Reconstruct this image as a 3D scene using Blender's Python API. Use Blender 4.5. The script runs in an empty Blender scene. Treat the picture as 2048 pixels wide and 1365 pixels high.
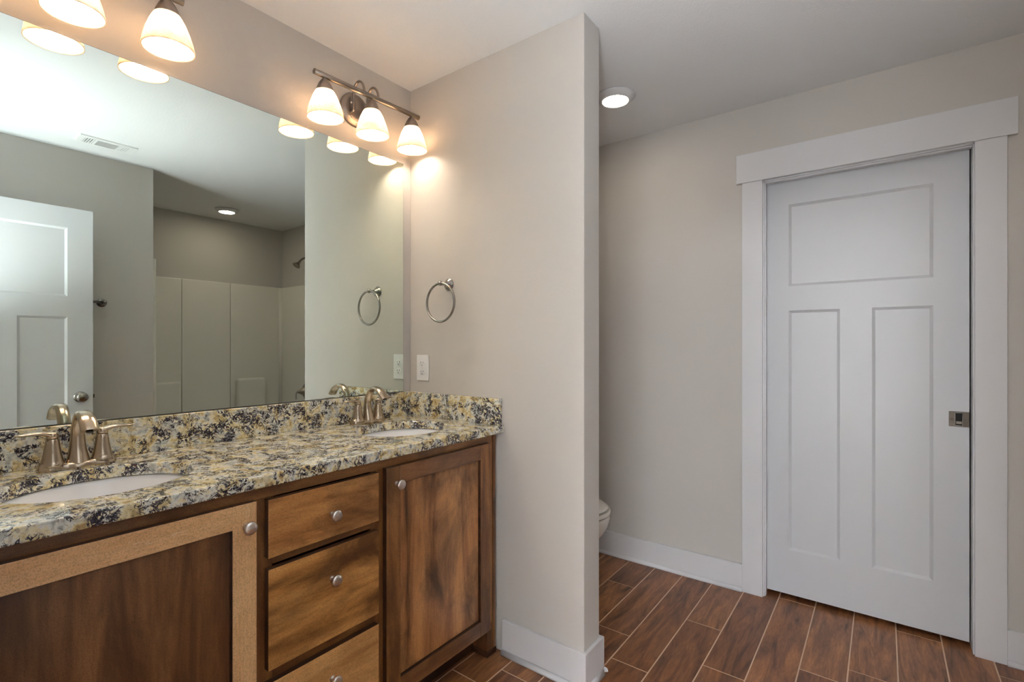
import bpy, bmesh, math, random
from mathutils import Vector, Matrix
random.seed(7)
S = bpy.context.scene
COL = S.collection
PI = math.pi

# ------------------------------------------------------------------ camera
CX = 1.798
cam_d = bpy.data.cameras.new('camera')
cam = bpy.data.objects.new('camera', cam_d); COL.objects.link(cam)
cam.location = (CX, 0.0, 1.25)
cam.rotation_euler = (PI/2, 0, math.radians(36.94))
cam_d.sensor_width = 36.0
cam_d.lens = 36.0*986.67/2048
cam_d.shift_y = (691.1-682.5)/2048
cam_d.clip_start = 0.02
S.camera = cam

# ------------------------------------------------------------------ view, world, daylight
S.view_settings.view_transform = 'Standard'
S.view_settings.look = 'None'
S.view_settings.gamma = 1
S.view_settings.use_curve_mapping = False
S.view_settings.exposure = 1.26
W = bpy.data.worlds.new('world'); S.world = W; W.use_nodes = True
bg = W.node_tree.nodes['Background']
bg.inputs[0].default_value = (0.72, 0.86, 1.0, 1); bg.inputs[1].default_value = 2.0

def area(name, loc, rot, sx, sy, power, color):
    l = bpy.data.lights.new(name, 'AREA'); l.shape = 'RECTANGLE'; l.size = sx; l.size_y = sy
    l.energy = power; l.color = color
    o = bpy.data.objects.new(name, l); COL.objects.link(o); o.location = loc; o.rotation_euler = rot
    return o
# daylight coming in through the bedroom window behind the camera
area('window_daylight', (2.25, -3.55, 1.45), (PI/2, 0, PI), 2.4, 1.9, 480, (0.93, 0.96, 1.0))
# the photographer's flash, behind the camera and bounced off the ceiling
sl = bpy.data.lights.new('bounce_flash', 'SPOT'); sl.energy = 52; sl.color = (0.93, 0.97, 1.0); sl.spot_size = math.radians(112); sl.spot_blend = 1.0; sl.shadow_soft_size = 0.12
so = bpy.data.objects.new('bounce_flash', sl); COL.objects.link(so); so.location = (1.66, 0.02, 1.15)
so.rotation_euler = (Vector((1.58, 0.42, 2.46))-Vector(so.location)).to_track_quat('-Z', 'Y').to_euler()

# ------------------------------------------------------------------ dimensions
H = 2.459            # ceiling
YP, TP, WP = 1.586, 0.1184, 0.9324   # partition wall face, thickness, length
YD = 2.716           # far wall
XR = 2.2155          # wall opposite the mirror
YA = 1.226           # start of the tub alcove
XA = 3.30            # alcove back
YE = 0.045           # entry wall inner face
ZC0, ZC1 = 0.894, 0.926              # granite slab
YC = 0.5*(YE+YP)

# ------------------------------------------------------------------ materials
def new_mat(name):
    m = bpy.data.materials.new(name); m.use_nodes = True
    nt = m.node_tree; b = nt.nodes['Principled BSDF']
    return m, nt, b
def N(nt, typ, **kw):
    n = nt.nodes.new(typ)
    for k, v in kw.items():
        if k in n.inputs: n.inputs[k].default_value = v
        else: setattr(n, k, v)
    return n
def L(nt, a, b): nt.links.new(a, b)
def srgb(r, g, b):
    f = lambda c: (c/255/12.92) if c/255 <= 0.04045 else ((c/255+0.055)/1.055)**2.4
    return (f(r), f(g), f(b), 1)
def simple(name, col, rough=0.5, metal=0.0, coat=0.0, bump=None, spec=0.5):
    m, nt, b = new_mat(name)
    b.inputs['Base Color'].default_value = col
    b.inputs['Roughness'].default_value = rough
    b.inputs['Metallic'].default_value = metal
    b.inputs['Coat Weight'].default_value = coat
    b.inputs['Specular IOR Level'].default_value = spec
    tc = N(nt, 'ShaderNodeTexCoord')
    if bump:
        sc, st, dist = bump
        n = N(nt, 'ShaderNodeTexNoise'); n.inputs['Scale'].default_value = sc; n.inputs['Detail'].default_value = 3
        L(nt, tc.outputs['Object'], n.inputs['Vector'])
        bp = N(nt, 'ShaderNodeBump'); bp.inputs['Strength'].default_value = st; bp.inputs['Distance'].default_value = dist
        L(nt, n.outputs['Fac'], bp.inputs['Height']); L(nt, bp.outputs['Normal'], b.inputs['Normal'])
    else:
        # very slight tone variation keeps the paint or glaze from looking flat
        n = N(nt, 'ShaderNodeTexNoise'); n.inputs['Scale'].default_value = 4
        L(nt, tc.outputs['Object'], n.inputs['Vector'])
        r = N(nt, 'ShaderNodeMapRange'); r.inputs['To Min'].default_value = rough*0.92; r.inputs['To Max'].default_value = min(1, rough*1.08+0.001)
        L(nt, n.outputs['Fac'], r.inputs['Value']); L(nt, r.outputs['Result'], b.inputs['Roughness'])
    return m
def ramp(nt, stops):
    r = N(nt, 'ShaderNodeValToRGB'); e = r.color_ramp.elements
    e[0].position, e[0].color = stops[0]; e[1].position, e[1].color = stops[-1]
    for p, c in stops[1:-1]:
        x = e.new(p); x.color = c
    return r
def mix(nt, fac, a, b, mode='MIX'):
    m = N(nt, 'ShaderNodeMix'); m.data_type = 'RGBA'; m.blend_type = mode
    for sock, v in ((m.inputs[0], fac), (m.inputs[6], a), (m.inputs[7], b)):
        if hasattr(v, 'is_output'): L(nt, v, sock)
        else: sock.default_value = v
    return m.outputs[2]

M_WALL = simple('wall_paint', srgb(203, 199, 194), 0.75, bump=(260, 0.25, 0.002), spec=0.25)
M_CEIL = simple('ceiling_paint', srgb(233, 234, 236), 0.85, bump=(180, 0.3, 0.003), spec=0.2)
M_TRIM = simple('trim_paint', srgb(218, 218, 221), 0.38)
M_DOORP = simple('door_paint', srgb(205, 207, 211), 0.36, bump=(420, 0.06, 0.001))
M_WHITEP = simple('white_plastic', srgb(236, 236, 236), 0.32)
M_DARK = simple('dark_void', (0.02, 0.02, 0.02, 1), 0.8)
M_PORC = simple('porcelain', srgb(252, 252, 253), 0.08, coat=0.4)
M_TOILET = simple('toilet_porcelain', srgb(232, 228, 220), 0.1, coat=0.4)
M_SURR = simple('acrylic_surround', srgb(238, 234, 226), 0.3, coat=0.1)
M_NICKEL = simple('brushed_nickel', (0.50, 0.41, 0.31, 1), 0.20, metal=1.0)
M_LIGHTNICKEL = simple('fixture_nickel', (0.36, 0.31, 0.27, 1), 0.30, metal=1.0)
M_KNOB = simple('satin_nickel_knob', (0.80, 0.75, 0.72, 1), 0.30, metal=1.0)
M_RING = simple('polished_nickel', (0.32, 0.295, 0.27, 1), 0.18, metal=1.0)
M_BRONZE = simple('dark_nickel_latch', (0.105, 0.088, 0.072, 1), 0.34, metal=1.0)
M_CARPET = simple('bedroom_carpet', srgb(196, 186, 170), 0.95, bump=(300, 0.5, 0.004))
M_GROUT = simple('grout', srgb(226, 196, 168), 0.9, bump=(300, 0.3, 0.001))

# mirror
M_MIRROR, nt, b = new_mat('mirror_silver')
b.inputs['Base Color'].default_value = (0.80, 0.89, 0.83, 1); b.inputs['Metallic'].default_value = 1; b.inputs['Roughness'].default_value = 0.0
M_MEDGE = simple('mirror_edge', (0.03, 0.04, 0.035, 1), 0.25)

# glass of the bedroom window
M_GLASS, nt, b = new_mat('window_glass')
b.inputs['Transmission Weight'].default_value = 1; b.inputs['Roughness'].default_value = 0; b.inputs['IOR'].default_value = 1.01

def emis(name, col, strength):
    m, nt, b = new_mat(name)
    b.inputs['Base Color'].default_value = (0.9, 0.88, 0.84, 1)
    b.inputs['Emission Color'].default_value = col; b.inputs['Emission Strength'].default_value = strength
    return m
M_BULB = emis('lit_bulb', (1.0, 0.87, 0.75, 1), 32)
M_LENS = emis('lit_lens', (1.0, 0.83, 0.64, 1), 20)

# alabaster glass shade
M_SHADE, nt, b = new_mat('alabaster_glass')
tc = N(nt, 'ShaderNodeTexCoord')
n = N(nt, 'ShaderNodeTexNoise', Scale=22, Detail=4, Roughness=0.6, Distortion=1.6)
L(nt, tc.outputs['Object'], n.inputs['Vector'])
r = ramp(nt, [(0.35, (0.80, 0.66, 0.50, 1)), (0.62, (0.86, 0.79, 0.69, 1))]); L(nt, n.outputs['Fac'], r.inputs['Fac'])
tr = N(nt, 'ShaderNodeBsdfTranslucent'); L(nt, r.outputs['Color'], tr.inputs['Color'])
L(nt, r.outputs['Color'], b.inputs['Base Color']); b.inputs['Roughness'].default_value = 0.25
ms = N(nt, 'ShaderNodeMixShader'); ms.inputs[0].default_value = 0.40
L(nt, b.outputs[0], ms.inputs[1]); L(nt, tr.outputs[0], ms.inputs[2])
L(nt, ms.outputs[0], nt.nodes['Material Output'].inputs['Surface'])

# granite
M_GRANITE, nt, b = new_mat('granite')
tc = N(nt, 'ShaderNodeTexCoord')
O_ = tc.outputs['Object']
def math_(nt, op, a, b_):
    m = N(nt, 'ShaderNodeMath'); m.operation = op
    for i, v in enumerate((a, b_)):
        if hasattr(v, 'is_output'): L(nt, v, m.inputs[i])
        else: m.inputs[i].default_value = v
    return m.outputs[0]
def offs(x):
    m = N(nt, 'ShaderNodeMapping'); m.inputs['Location'].default_value = x; L(nt, O_, m.inputs['Vector']); return m.outputs[0]
# pale crystals in cream, gold and grey-white patches
pat = N(nt, 'ShaderNodeTexNoise', Scale=26, Detail=4, Roughness=0.5, Distortion=0.8); L(nt, offs((1.3, 4.1, 2.2)), pat.inputs['Vector'])
grn = N(nt, 'ShaderNodeTexNoise', Scale=95, Detail=4, Roughness=0.65, Distortion=0.4); L(nt, O_, grn.inputs['Vector'])
vor = N(nt, 'ShaderNodeTexVoronoi', Scale=150); vor.feature = 'F1'; L(nt, O_, vor.inputs['Vector'])
pv = math_(nt, 'ADD', math_(nt, 'MULTIPLY', pat.outputs['Fac'], 0.75), math_(nt, 'MULTIPLY', grn.outputs['Fac'], 0.25))
base = ramp(nt, [(0.34, srgb(196, 166, 116)), (0.41, srgb(230, 214, 162)), (0.48, srgb(246, 238, 204)), (0.54, srgb(242, 243, 234)), (0.63, srgb(206, 212, 206))])
L(nt, pv, base.inputs['Fac'])
sepv = N(nt, 'ShaderNodeSeparateColor'); L(nt, vor.outputs['Color'], sepv.inputs[0])
tone = ramp(nt, [(0.0, srgb(196, 190, 186)), (0.35, srgb(244, 240, 236)), (1.0, srgb(255, 255, 255))]); L(nt, sepv.outputs[0], tone.inputs['Fac'])
c1 = mix(nt, 0.8, base.outputs['Color'], tone.outputs['Color'], 'MULTIPLY')
# dark mineral: thin wandering veins that thicken into clusters
big = N(nt, 'ShaderNodeTexNoise', Scale=19, Detail=2, Roughness=0.5, Distortion=0.9); L(nt, O_, big.inputs['Vector'])
vein = N(nt, 'ShaderNodeTexNoise', Scale=44, Detail=5, Roughness=0.66, Distortion=1.3); L(nt, offs((3.1, 7.7, 1.3)), vein.inputs['Vector'])
vd = math_(nt, 'ABSOLUTE', math_(nt, 'SUBTRACT', vein.outputs['Fac'], 0.5), 0.0)      # 0 on the vein line
wid = N(nt, 'ShaderNodeMapRange'); wid.inputs['From Min'].default_value = 0.40; wid.inputs['From Max'].default_value = 0.66; wid.inputs['To Min'].default_value = 0.0; wid.inputs['To Max'].default_value = 0.088
L(nt, big.outputs['Fac'], wid.inputs['Value'])
dv = math_(nt, 'SUBTRACT', wid.outputs['Result'], vd)
dk = N(nt, 'ShaderNodeMapRange'); dk.inputs['From Min'].default_value = -0.004; dk.inputs['From Max'].default_value = 0.010; L(nt, dv, dk.inputs['Value'])
fin = N(nt, 'ShaderNodeTexNoise', Scale=170, Detail=4, Roughness=0.7, Distortion=0.5); L(nt, O_, fin.inputs['Vector'])
brk = ramp(nt, [(0.36, (0, 0, 0, 1)), (0.44, (1, 1, 1, 1))]); L(nt, fin.outputs['Fac'], brk.inputs['Fac'])
darkc = ramp(nt, [(0.3, srgb(112, 112, 128)), (0.46, srgb(52, 48, 62)), (0.58, srgb(34, 30, 38)), (0.68, srgb(96, 50, 46))]); L(nt, grn.outputs['Fac'], darkc.inputs['Fac'])
c2 = mix(nt, math_(nt, 'MULTIPLY', dk.outputs['Result'], brk.outputs['Color']), c1, darkc.outputs['Color'])
pep = ramp(nt, [(0.62, (0, 0, 0, 1)), (0.67, (1, 1, 1, 1))]); L(nt, fin.outputs['Fac'], pep.inputs['Fac'])
c3 = mix(nt, math_(nt, 'MULTIPLY', pep.outputs['Color'], 0.8), c2, srgb(74, 60, 62))
L(nt, c3, b.inputs['Base Color']); b.inputs['Roughness'].default_value = 0.07; b.inputs['Coat Weight'].default_value = 0.25; b.inputs['Coat Roughness'].default_value = 0.04

def wood(name, light, midc, dark, axis, blotch=0.5, rough=0.34, seed=0.0, fine=1.0):
    """Stained maple: long grain along axis, uneven dark stain."""
    m, nt, b = new_mat(name)
    tc = N(nt, 'ShaderNodeTexCoord')
    mp = N(nt, 'ShaderNodeMapping')
    sc = [9.0, 9.0, 9.0]; sc['xyz'.index(axis)] = 1.0
    mp.inputs['Scale'].default_value = sc; mp.inputs['Location'].default_value = (seed, seed*1.7, seed*0.6)
    L(nt, tc.outputs['Object'], mp.inputs['Vector'])
    g = N(nt, 'ShaderNodeTexNoise', Scale=2.0, Detail=9, Roughness=0.58, Distortion=0.6); L(nt, mp.outputs[0], g.inputs['Vector'])
    f = N(nt, 'ShaderNodeTexNoise', Scale=26, Detail=5, Roughness=0.65, Distortion=0.15); L(nt, mp.outputs[0], f.inputs['Vector'])
    mp2 = N(nt, 'ShaderNodeMapping'); sc2 = [1.0, 1.0, 1.0]; sc2['xyz'.index(axis)] = 0.55
    mp2.inputs['Scale'].default_value = sc2; mp2.inputs['Location'].default_value = (seed*2.3, seed, seed*3.1); L(nt, tc.outputs['Object'], mp2.inputs['Vector'])
    bl = N(nt, 'ShaderNodeTexNoise', Scale=7, Detail=5, Roughness=0.6, Distortion=0.5); L(nt, mp2.outputs[0], bl.inputs['Vector'])
    ft = N(nt, 'ShaderNodeTexNoise', Scale=420, Detail=2, Roughness=0.5); L(nt, tc.outputs['Object'], ft.inputs['Vector'])
    c = ramp(nt, [(0.24, dark), (0.42, midc), (0.62, light)]); L(nt, g.outputs['Fac'], c.inputs['Fac'])
    bf = ramp(nt, [(0.44, (0, 0, 0, 1)), (0.70, (1, 1, 1, 1))]); L(nt, bl.outputs['Fac'], bf.inputs['Fac'])
    c1 = mix(nt, math_(nt, 'MULTIPLY', bf.outputs['Color'], blotch), c.outputs['Color'], dark)
    ff = ramp(nt, [(0.36, (0.74, 0.70, 0.66, 1)), (0.56, (1, 1, 1, 1))]); L(nt, f.outputs['Fac'], ff.inputs['Fac'])
    c2a = mix(nt, 0.5*fine, c1, ff.outputs['Color'], 'MULTIPLY')
    fr_ = ramp(nt, [(0.38, (0.66, 0.62, 0.58, 1)), (0.52, (1, 1, 1, 1))]); L(nt, ft.outputs['Fac'], fr_.inputs['Fac'])
    c2 = mix(nt, 0.7, c2a, fr_.outputs['Color'], 'MULTIPLY')
    L(nt, c2, b.inputs['Base Color']); b.inputs['Roughness'].default_value = rough
    b.inputs['Coat Weight'].default_value = 0.35; b.inputs['Coat Roughness'].default_value = 0.22
    return m
TAN, TANM, TAND = srgb(255, 212, 158), srgb(248, 198, 142), srgb(206, 152, 100)  # tan stain, brightened further to paint in light on the left door frame
BRL, BRM, BRD = srgb(178, 124, 70), srgb(140, 92, 50), srgb(72, 42, 22)
DKL, DKM, DKD = srgb(156, 108, 68), srgb(118, 76, 46), srgb(58, 34, 20)
M_TAN_Y = wood('maple_tan_lit_rail', TAN, TANM, TAND, 'y', 0.3, seed=1)
M_TAN_Z = wood('maple_tan_lit_stile', TAN, TANM, TAND, 'z', 0.35, seed=2)
M_FRAME_Y = wood('maple_brown_rail', BRL, BRM, BRD, 'y', 0.7, seed=3)
M_FRAME_Z = wood('maple_brown_stile', BRL, BRM, BRD, 'z', 0.7, seed=4)
M_DOOR_Y = wood('maple_dark_rail', DKL, DKM, DKD, 'y', 0.6, seed=5)
M_DOOR_Z = wood('maple_dark_stile', srgb(170, 118, 68), srgb(124, 80, 46), DKD, 'z', 0.7, seed=6)
M_PANEL_L = wood('maple_panel_dark', srgb(152, 106, 66), srgb(112, 73, 43), srgb(60, 37, 22), 'z', 0.85, seed=7)
M_PANEL_R = wood('maple_panel_brown', srgb(222, 162, 102), srgb(178, 120, 72), srgb(62, 36, 20), 'z', 0.95, seed=11)
M_DRAW1 = wood('maple_drawer_a', srgb(226, 166, 98), srgb(190, 130, 72), srgb(82, 48, 25), 'y', 0.9, seed=9)
M_DRAW2 = wood('maple_drawer_b', srgb(240, 180, 106), srgb(208, 148, 80), srgb(92, 55, 28), 'y', 0.9, seed=10)
M_DRAW3 = wood('maple_drawer_c', srgb(252, 200, 130), srgb(234, 178, 108), srgb(160, 108, 60), 'y', 0.6, seed=12)
M_TOE = wood('maple_toe', srgb(90, 56, 34), srgb(60, 36, 22), srgb(34, 20, 13), 'y', 0.5, seed=13)

# wood-look floor tile; each plank carries its own random values
M_TILE, nt, b = new_mat('wood_look_tile')
tc = N(nt, 'ShaderNodeTexCoord'); at = N(nt, 'ShaderNodeAttribute'); at.attribute_name = 'plank'
ml = N(nt, 'ShaderNodeVectorMath'); ml.operation = 'MULTIPLY_ADD'; L(nt, at.outputs['Color'], ml.inputs[0]); ml.inputs[1].default_value = (9, 9, 9); L(nt, tc.outputs['Object'], ml.inputs[2])
mp = N(nt, 'ShaderNodeMapping'); mp.inputs['Scale'].default_value = (11, 1.6, 1); L(nt, ml.outputs[0], mp.inputs['Vector'])
g = N(nt, 'ShaderNodeTexNoise', Scale=1.6, Detail=8, Roughness=0.62, Distortion=1.5); L(nt, mp.outputs[0], g.inputs['Vector'])
f = N(nt, 'ShaderNodeTexNoise', Scale=14, Detail=4, Roughness=0.6, Distortion=0.3); L(nt, mp.outputs[0], f.inputs['Vector'])
c = ramp(nt, [(0.30, srgb(92, 60, 40)), (0.44, srgb(144, 98, 66)), (0.56, srgb(172, 120, 80)), (0.72, srgb(204, 146, 96))]); L(nt, g.outputs['Fac'], c.inputs['Fac'])
ff = ramp(nt, [(0.36, (0.62, 0.58, 0.55, 1)), (0.58, (1, 1, 1, 1))]); L(nt, f.outputs['Fac'], ff.inputs['Fac'])
c1 = mix(nt, 0.6, c.outputs['Color'], ff.outputs['Color'], 'MULTIPLY')
sp = N(nt, 'ShaderNodeSeparateColor'); L(nt, at.outputs['Color'], sp.inputs[0])
tn = ramp(nt, [(0.0, srgb(214, 200, 194)), (1.0, srgb(255, 250, 240))]); L(nt, sp.outputs[1], tn.inputs['Fac'])
c2 = mix(nt, 1.0, c1, tn.outputs['Color'], 'MULTIPLY')
L(nt, c2, b.inputs['Base Color']); b.inputs['Roughness'].default_value = 0.30
bp_ = N(nt, 'ShaderNodeBump'); bp_.inputs['Strength'].default_value = 0.12; bp_.inputs['Distance'].default_value = 0.001
L(nt, f.outputs['Fac'], bp_.inputs['Height']); L(nt, bp_.outputs['Normal'], b.inputs['Normal'])

# ------------------------------------------------------------------ mesh helpers
def bx(bm, x0, x1, y0, y1, z0, z1, bev=0.0, seg=2, mi=0):
    vs = [bm.verts.new((x, y, z)) for x in (x0, x1) for y in (y0, y1) for z in (z0, z1)]
    q = [(0, 1, 3, 2), (4, 6, 7, 5), (0, 4, 5, 1), (2, 3, 7, 6), (0, 2, 6, 4), (1, 5, 7, 3)]
    fs = [bm.faces.new([vs[i] for i in f]) for f in q]
    for f_ in fs: f_.material_index = mi
    if bev > 0:
        es = list({e for f_ in fs for e in f_.edges})
        r = bmesh.ops.bevel(bm, geom=es, offset=bev, segments=seg, profile=0.5, affect='EDGES')
        for f_ in r['faces']: f_.material_index = mi
def lathe(bm, prof, c=(0, 0, 0), axis='z', n=32, sx=1.0, sy=1.0, cap=True, mi=0, close=False):
    """prof: (radius, height) pairs, turned about the axis through c; sx, sy stretch the circle."""
    ax = {'z': ((1, 0, 0), (0, 1, 0), (0, 0, 1)), 'x': ((0, 1, 0), (0, 0, 1), (1, 0, 0)), 'y': ((0, 0, 1), (1, 0, 0), (0, 1, 0)),
          '-y': ((1, 0, 0), (0, 0, 1), (0, -1, 0)), '-x': ((0, 0, 1), (0, 1, 0), (-1, 0, 0))}[axis]
    U, V, Wv = map(Vector, ax); c = Vector(c); rings = []
    for r, h in prof:
        if r < 1e-6: rings.append([bm.verts.new(c+Wv*h)])
        else: rings.append([bm.verts.new(c+U*(r*sx*math.cos(2*PI*i/n))+V*(r*sy*math.sin(2*PI*i/n))+Wv*h) for i in range(n)])
    for a, b_ in zip(rings[:-1], rings[1:]):
        for i in range(n):
            j = (i+1) % n
            if len(a) == 1 and len(b_) == 1: continue
            if len(a) == 1: f_ = bm.faces.new((a[0], b_[i], b_[j]))
            elif len(b_) == 1: f_ = bm.faces.new((a[i], a[j], b_[0]))
            else: f_ = bm.faces.new((a[i], a[j], b_[j], b_[i]))
            f_.smooth = True; f_.material_index = mi
    if cap:
        if len(rings[0]) > 1: bm.faces.new(rings[0][::-1]).material_index = mi
        if len(rings[-1]) > 1: bm.faces.new(rings[-1]).material_index = mi
def catmull(pts, k=6):
    out = []
    P = [pts[0]]+list(pts)+[pts[-1]]
    for i in range(1, len(P)-2):
        p0, p1, p2, p3 = [Vector(p) for p in P[i-1:i+3]]
        for j in range(k):
            t = j/k
            out.append(0.5*((2*p1)+(p2-p0)*t+(2*p0-5*p1+4*p2-p3)*t*t+(3*p1-p0-3*p2+p3)*t**3))
    out.append(Vector(pts[-1])); return out
def sweep(bm, pts, rad, side, n=16, k=6, closed=False, cap=True):
    """Tube through pts. rad = one (w, t) per point: w half width along `side`, t half thickness."""
    if isinstance(rad, (int, float)): rad = [(rad, rad)]*len(pts)
    if closed:
        path = [Vector(p) for p in pts]; rr = rad
    else:
        path = catmull(pts, k); r4 = catmull([(a, b_, 0) for a, b_ in rad], k); rr = [(v[0], v[1]) for v in r4]
    side = Vector(side).normalized(); rings = []; m = len(path)
    for i, p in enumerate(path):
        a = path[(i-1) % m] if (closed or i > 0) else p
        b_ = path[(i+1) % m] if (closed or i < m-1) else p
        t = (b_-a).normalized(); up = side.cross(t).normalized(); s2 = t.cross(up).normalized()
        w, th = rr[i]
        rings.append([bm.verts.new(p+s2*(w*math.cos(2*PI*j/n))+up*(th*math.sin(2*PI*j/n))) for j in range(n)])
    for i in range(m if closed else m-1):
        a, b_ = rings[i], rings[(i+1) % m]
        for j in range(n):
            f_ = bm.faces.new((a[j], a[(j+1) % n], b_[(j+1) % n], b_[j])); f_.smooth = True
    if cap and not closed:
        bm.faces.new(rings[0][::-1]); bm.faces.new(rings[-1])
def loft(bm, rings_def, n=40, p=2.0, cap=True):
    """Stack of superellipses: (z, cx, cy, a, b)."""
    rings = []
    for z, cx, cy, a, b_ in rings_def:
        r = []
        for i in range(n):
            t = 2*PI*i/n; c_, s_ = math.cos(t), math.sin(t)
            r.append(bm.verts.new((cx+a*abs(c_)**(2/p)*(1 if c_ >= 0 else -1), cy+b_*abs(s_)**(2/p)*(1 if s_ >= 0 else -1), z)))
        rings.append(r)
    for a, b_ in zip(rings[:-1], rings[1:]):
        for i in range(n):
            f_ = bm.faces.new((a[i], a[(i+1) % n], b_[(i+1) % n], b_[i])); f_.smooth = True
    if cap:
        bm.faces.new(rings[0][::-1]); bm.faces.new(rings[-1])
def obj(name, bm, mats, parent=None, loc=None):
    bmesh.ops.recalc_face_normals(bm, faces=bm.faces)
    me = bpy.data.meshes.new(name); bm.to_mesh(me); bm.free()
    if not isinstance(mats, (list, tuple)): mats = [mats]
    for m in mats: me.materials.append(m)
    o = bpy.data.objects.new(name, me); COL.objects.link(o)
    if parent: o.parent = parent
    if loc: o.location = loc
    return o
def recenter(o, p):
    """put the object's origin at p (world coordinates of an unparented mesh)"""
    o.data.transform(Matrix.Translation(-Vector(p))); o.location = p
    return o
def B(): return bmesh.new()
def box(name, x0, x1, y0, y1, z0, z1, mat, parent=None, bev=0.0, seg=2):
    bm = B(); bx(bm, x0, x1, y0, y1, z0, z1, bev, seg); return obj(name, bm, mat, parent)
def tag(o, label, cat, group=None, kind=None):
    o['label'] = label; o['category'] = cat
    if group: o['group'] = group
    if kind: o['kind'] = kind
    return o
def thing(name, label, cat, loc=(0, 0, 0), rz=0, group=None, kind=None):
    o = bpy.data.objects.new(name, None); COL.objects.link(o); o.location = loc; o.rotation_euler = (0, 0, rz)
    o.empty_display_size = 0.05
    return tag(o, label, cat, group, kind)
def struct(o, label, cat): return tag(o, label, cat, kind='structure')
def copy_tree(o, parent=None):
    c = o.copy(); COL.objects.link(c); c.parent = parent
    for ch in o.children: copy_tree(ch, c)
    return c
def smooth_bevel(o, w, seg=2, ang=40):
    m = o.modifiers.new('bevel', 'BEVEL'); m.width = w; m.segments = seg; m.limit_method = 'ANGLE'; m.angle_limit = math.radians(ang)

# ------------------------------------------------------------------ room shell
# floor: planks run along y, 15.25 cm wide and 91.4 cm long
PW, PL, GR = 0.1525, 0.914, 0.0048
bm = B(); col_l = None
bx(bm, -0.05, XA+0.05, -0.075, YD+0.12, -0.05, -0.0010, mi=1)
seam = {-4: 2.41, -3: 1.997, -2: 1.816, -1: 2.276, 0: 1.99, 1: 2.748, 2: 2.19, 3: 2.30, 4: 2.741}
lay = bm.loops.layers.float_color.new('plank')
k0 = int(math.floor((-0.03-1.2335)/PW)); k1 = int(math.ceil((XA-1.2335)/PW))
for k in range(k0, k1):
    x0 = 1.2335+k*PW; x1 = x0+PW
    s0 = seam.get(k, random.random()*PL+1.0)
    y = s0-PL*5
    while y < YD+0.2:
        ya, yb = max(y, -0.07), min(y+PL, YD+0.115)
        xa, xb = max(x0, -0.04), min(x1, XA+0.04)
        if yb-ya > 0.02 and xb-xa > 0.01:
            n0 = len(bm.faces)
            bx(bm, xa+GR/2, xb-GR/2, ya+GR/2, yb-GR/2, -0.010, 0.0, 0.0008, 1)
            bm.faces.ensure_lookup_table()
            c_ = (random.random(), random.random(), random.random(), 1)
            for f_ in bm.faces[n0:]:
                for lp in f_.loops: lp[lay] = c_
        y += PL
floor = obj('floor', bm, [M_TILE, M_GROUT]); struct(floor, 'brown wood-look plank tile floor with pale grout lines', 'floor')

struct(box('ceiling', -0.12, XA+0.12, -0.075, YD+0.12, H, H+0.1, M_CEIL), 'light grey textured bathroom ceiling', 'ceiling')
struct(box('wall_left', -0.12, 0, -0.075, YD+0.12, 0, H, M_WALL), 'greige wall behind the mirror and both vanity lights', 'wall')
struct(box('wall_partition', 0, WP, YP, YP+TP, 0, H, M_WALL, bev=0.002), 'greige partition wall stub at the end of the vanity', 'wall')
# far wall with the pocket-door opening
DX0, DX1, DZ = 1.3209, 2.0934, 2.070     # casing inner edges
bm = B()
bx(bm, 0, DX0+0.004, YD, YD+0.12, 0, H); bx(bm, DX1-0.004, XA+0.12, YD, YD+0.12, 0, H); bx(bm, DX0+0.004, DX1-0.004, YD, YD+0.12, DZ+0.004, H)
struct(obj('wall_far', bm, M_WALL), 'greige wall around the closed white panelled door', 'wall')
# wall opposite the mirror, ending at the tub alcove
struct(box('wall_right', XR, XR+0.12, YE, YA, 0, H, M_WALL, bev=0.002), 'greige wall seen in the mirror behind the open door', 'wall')
struct(box('wall_alcove_side', XR+0.12, XA+0.12, YA-0.12, YA, 0, H, M_WALL), 'greige side wall of the tub alcove', 'wall')
struct(box('wall_alcove_back', XA, XA+0.12, YA, YD, 0, H, M_WALL), 'greige back wall above the shower surround in the mirror', 'wall')
# entry wall with the doorway the camera stands in
EX0, EX1, EZ = 1.268, 2.075, 2.075
bm = B()
bx(bm, 0, EX0-0.02, -0.075, YE, 0, H); bx(bm, EX1+0.02, XA, -0.075, YE, 0, H); bx(bm, EX0-0.02, EX1+0.02, -0.075, YE, EZ+0.02, H)
struct(obj('wall_entry', bm, M_WALL), 'greige wall holding the entry doorway behind the camera', 'wall')
# bedroom beyond the doorway
BX0, BX1, BY = -1.0, 3.5, -3.9
struct(box('floor_bedroom', BX0, BX1, BY, -0.076, -0.05, 0.0, M_CARPET), 'beige carpet of the room behind the camera', 'floor')
struct(box('ceiling_bedroom', BX0, BX1, BY, -0.075, H, H+0.1, M_CEIL), 'white ceiling of the room behind the camera', 'ceiling')
struct(box('wall_bedroom_left', BX0-0.1, BX0, BY, -0.075, 0, H, M_WALL), 'left wall of the room behind the camera', 'wall')
struct(box('wall_bedroom_right', BX1, BX1+0.1, BY, -0.075, 0, H, M_WALL), 'right wall of the room behind the camera', 'wall')
struct(box('wall_bedroom_front', BX0, -0.12, -0.175, -0.075, 0, H, M_WALL), 'short wall of the room behind the camera', 'wall')
bm = B()
wx0, wx1, wz0, wz1 = 1.05, 3.42, 0.5, 2.2
bx(bm, BX0, wx0, BY-0.1, BY, 0, H); bx(bm, wx1, BX1, BY-0.1, BY, 0, H); bx(bm, wx0, wx1, BY-0.1, BY, 0, wz0); bx(bm, wx0, wx1, BY-0.1, BY, wz1, H)
struct(obj('wall_bedroom_back', bm, M_WALL), 'window wall of the room behind the camera', 'wall')
win = box('window_1', wx0, wx1, BY-0.06, BY-0.05, wz0, wz1, M_GLASS); struct(win, 'bedroom window behind the camera', 'window')
bm = B()
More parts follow.
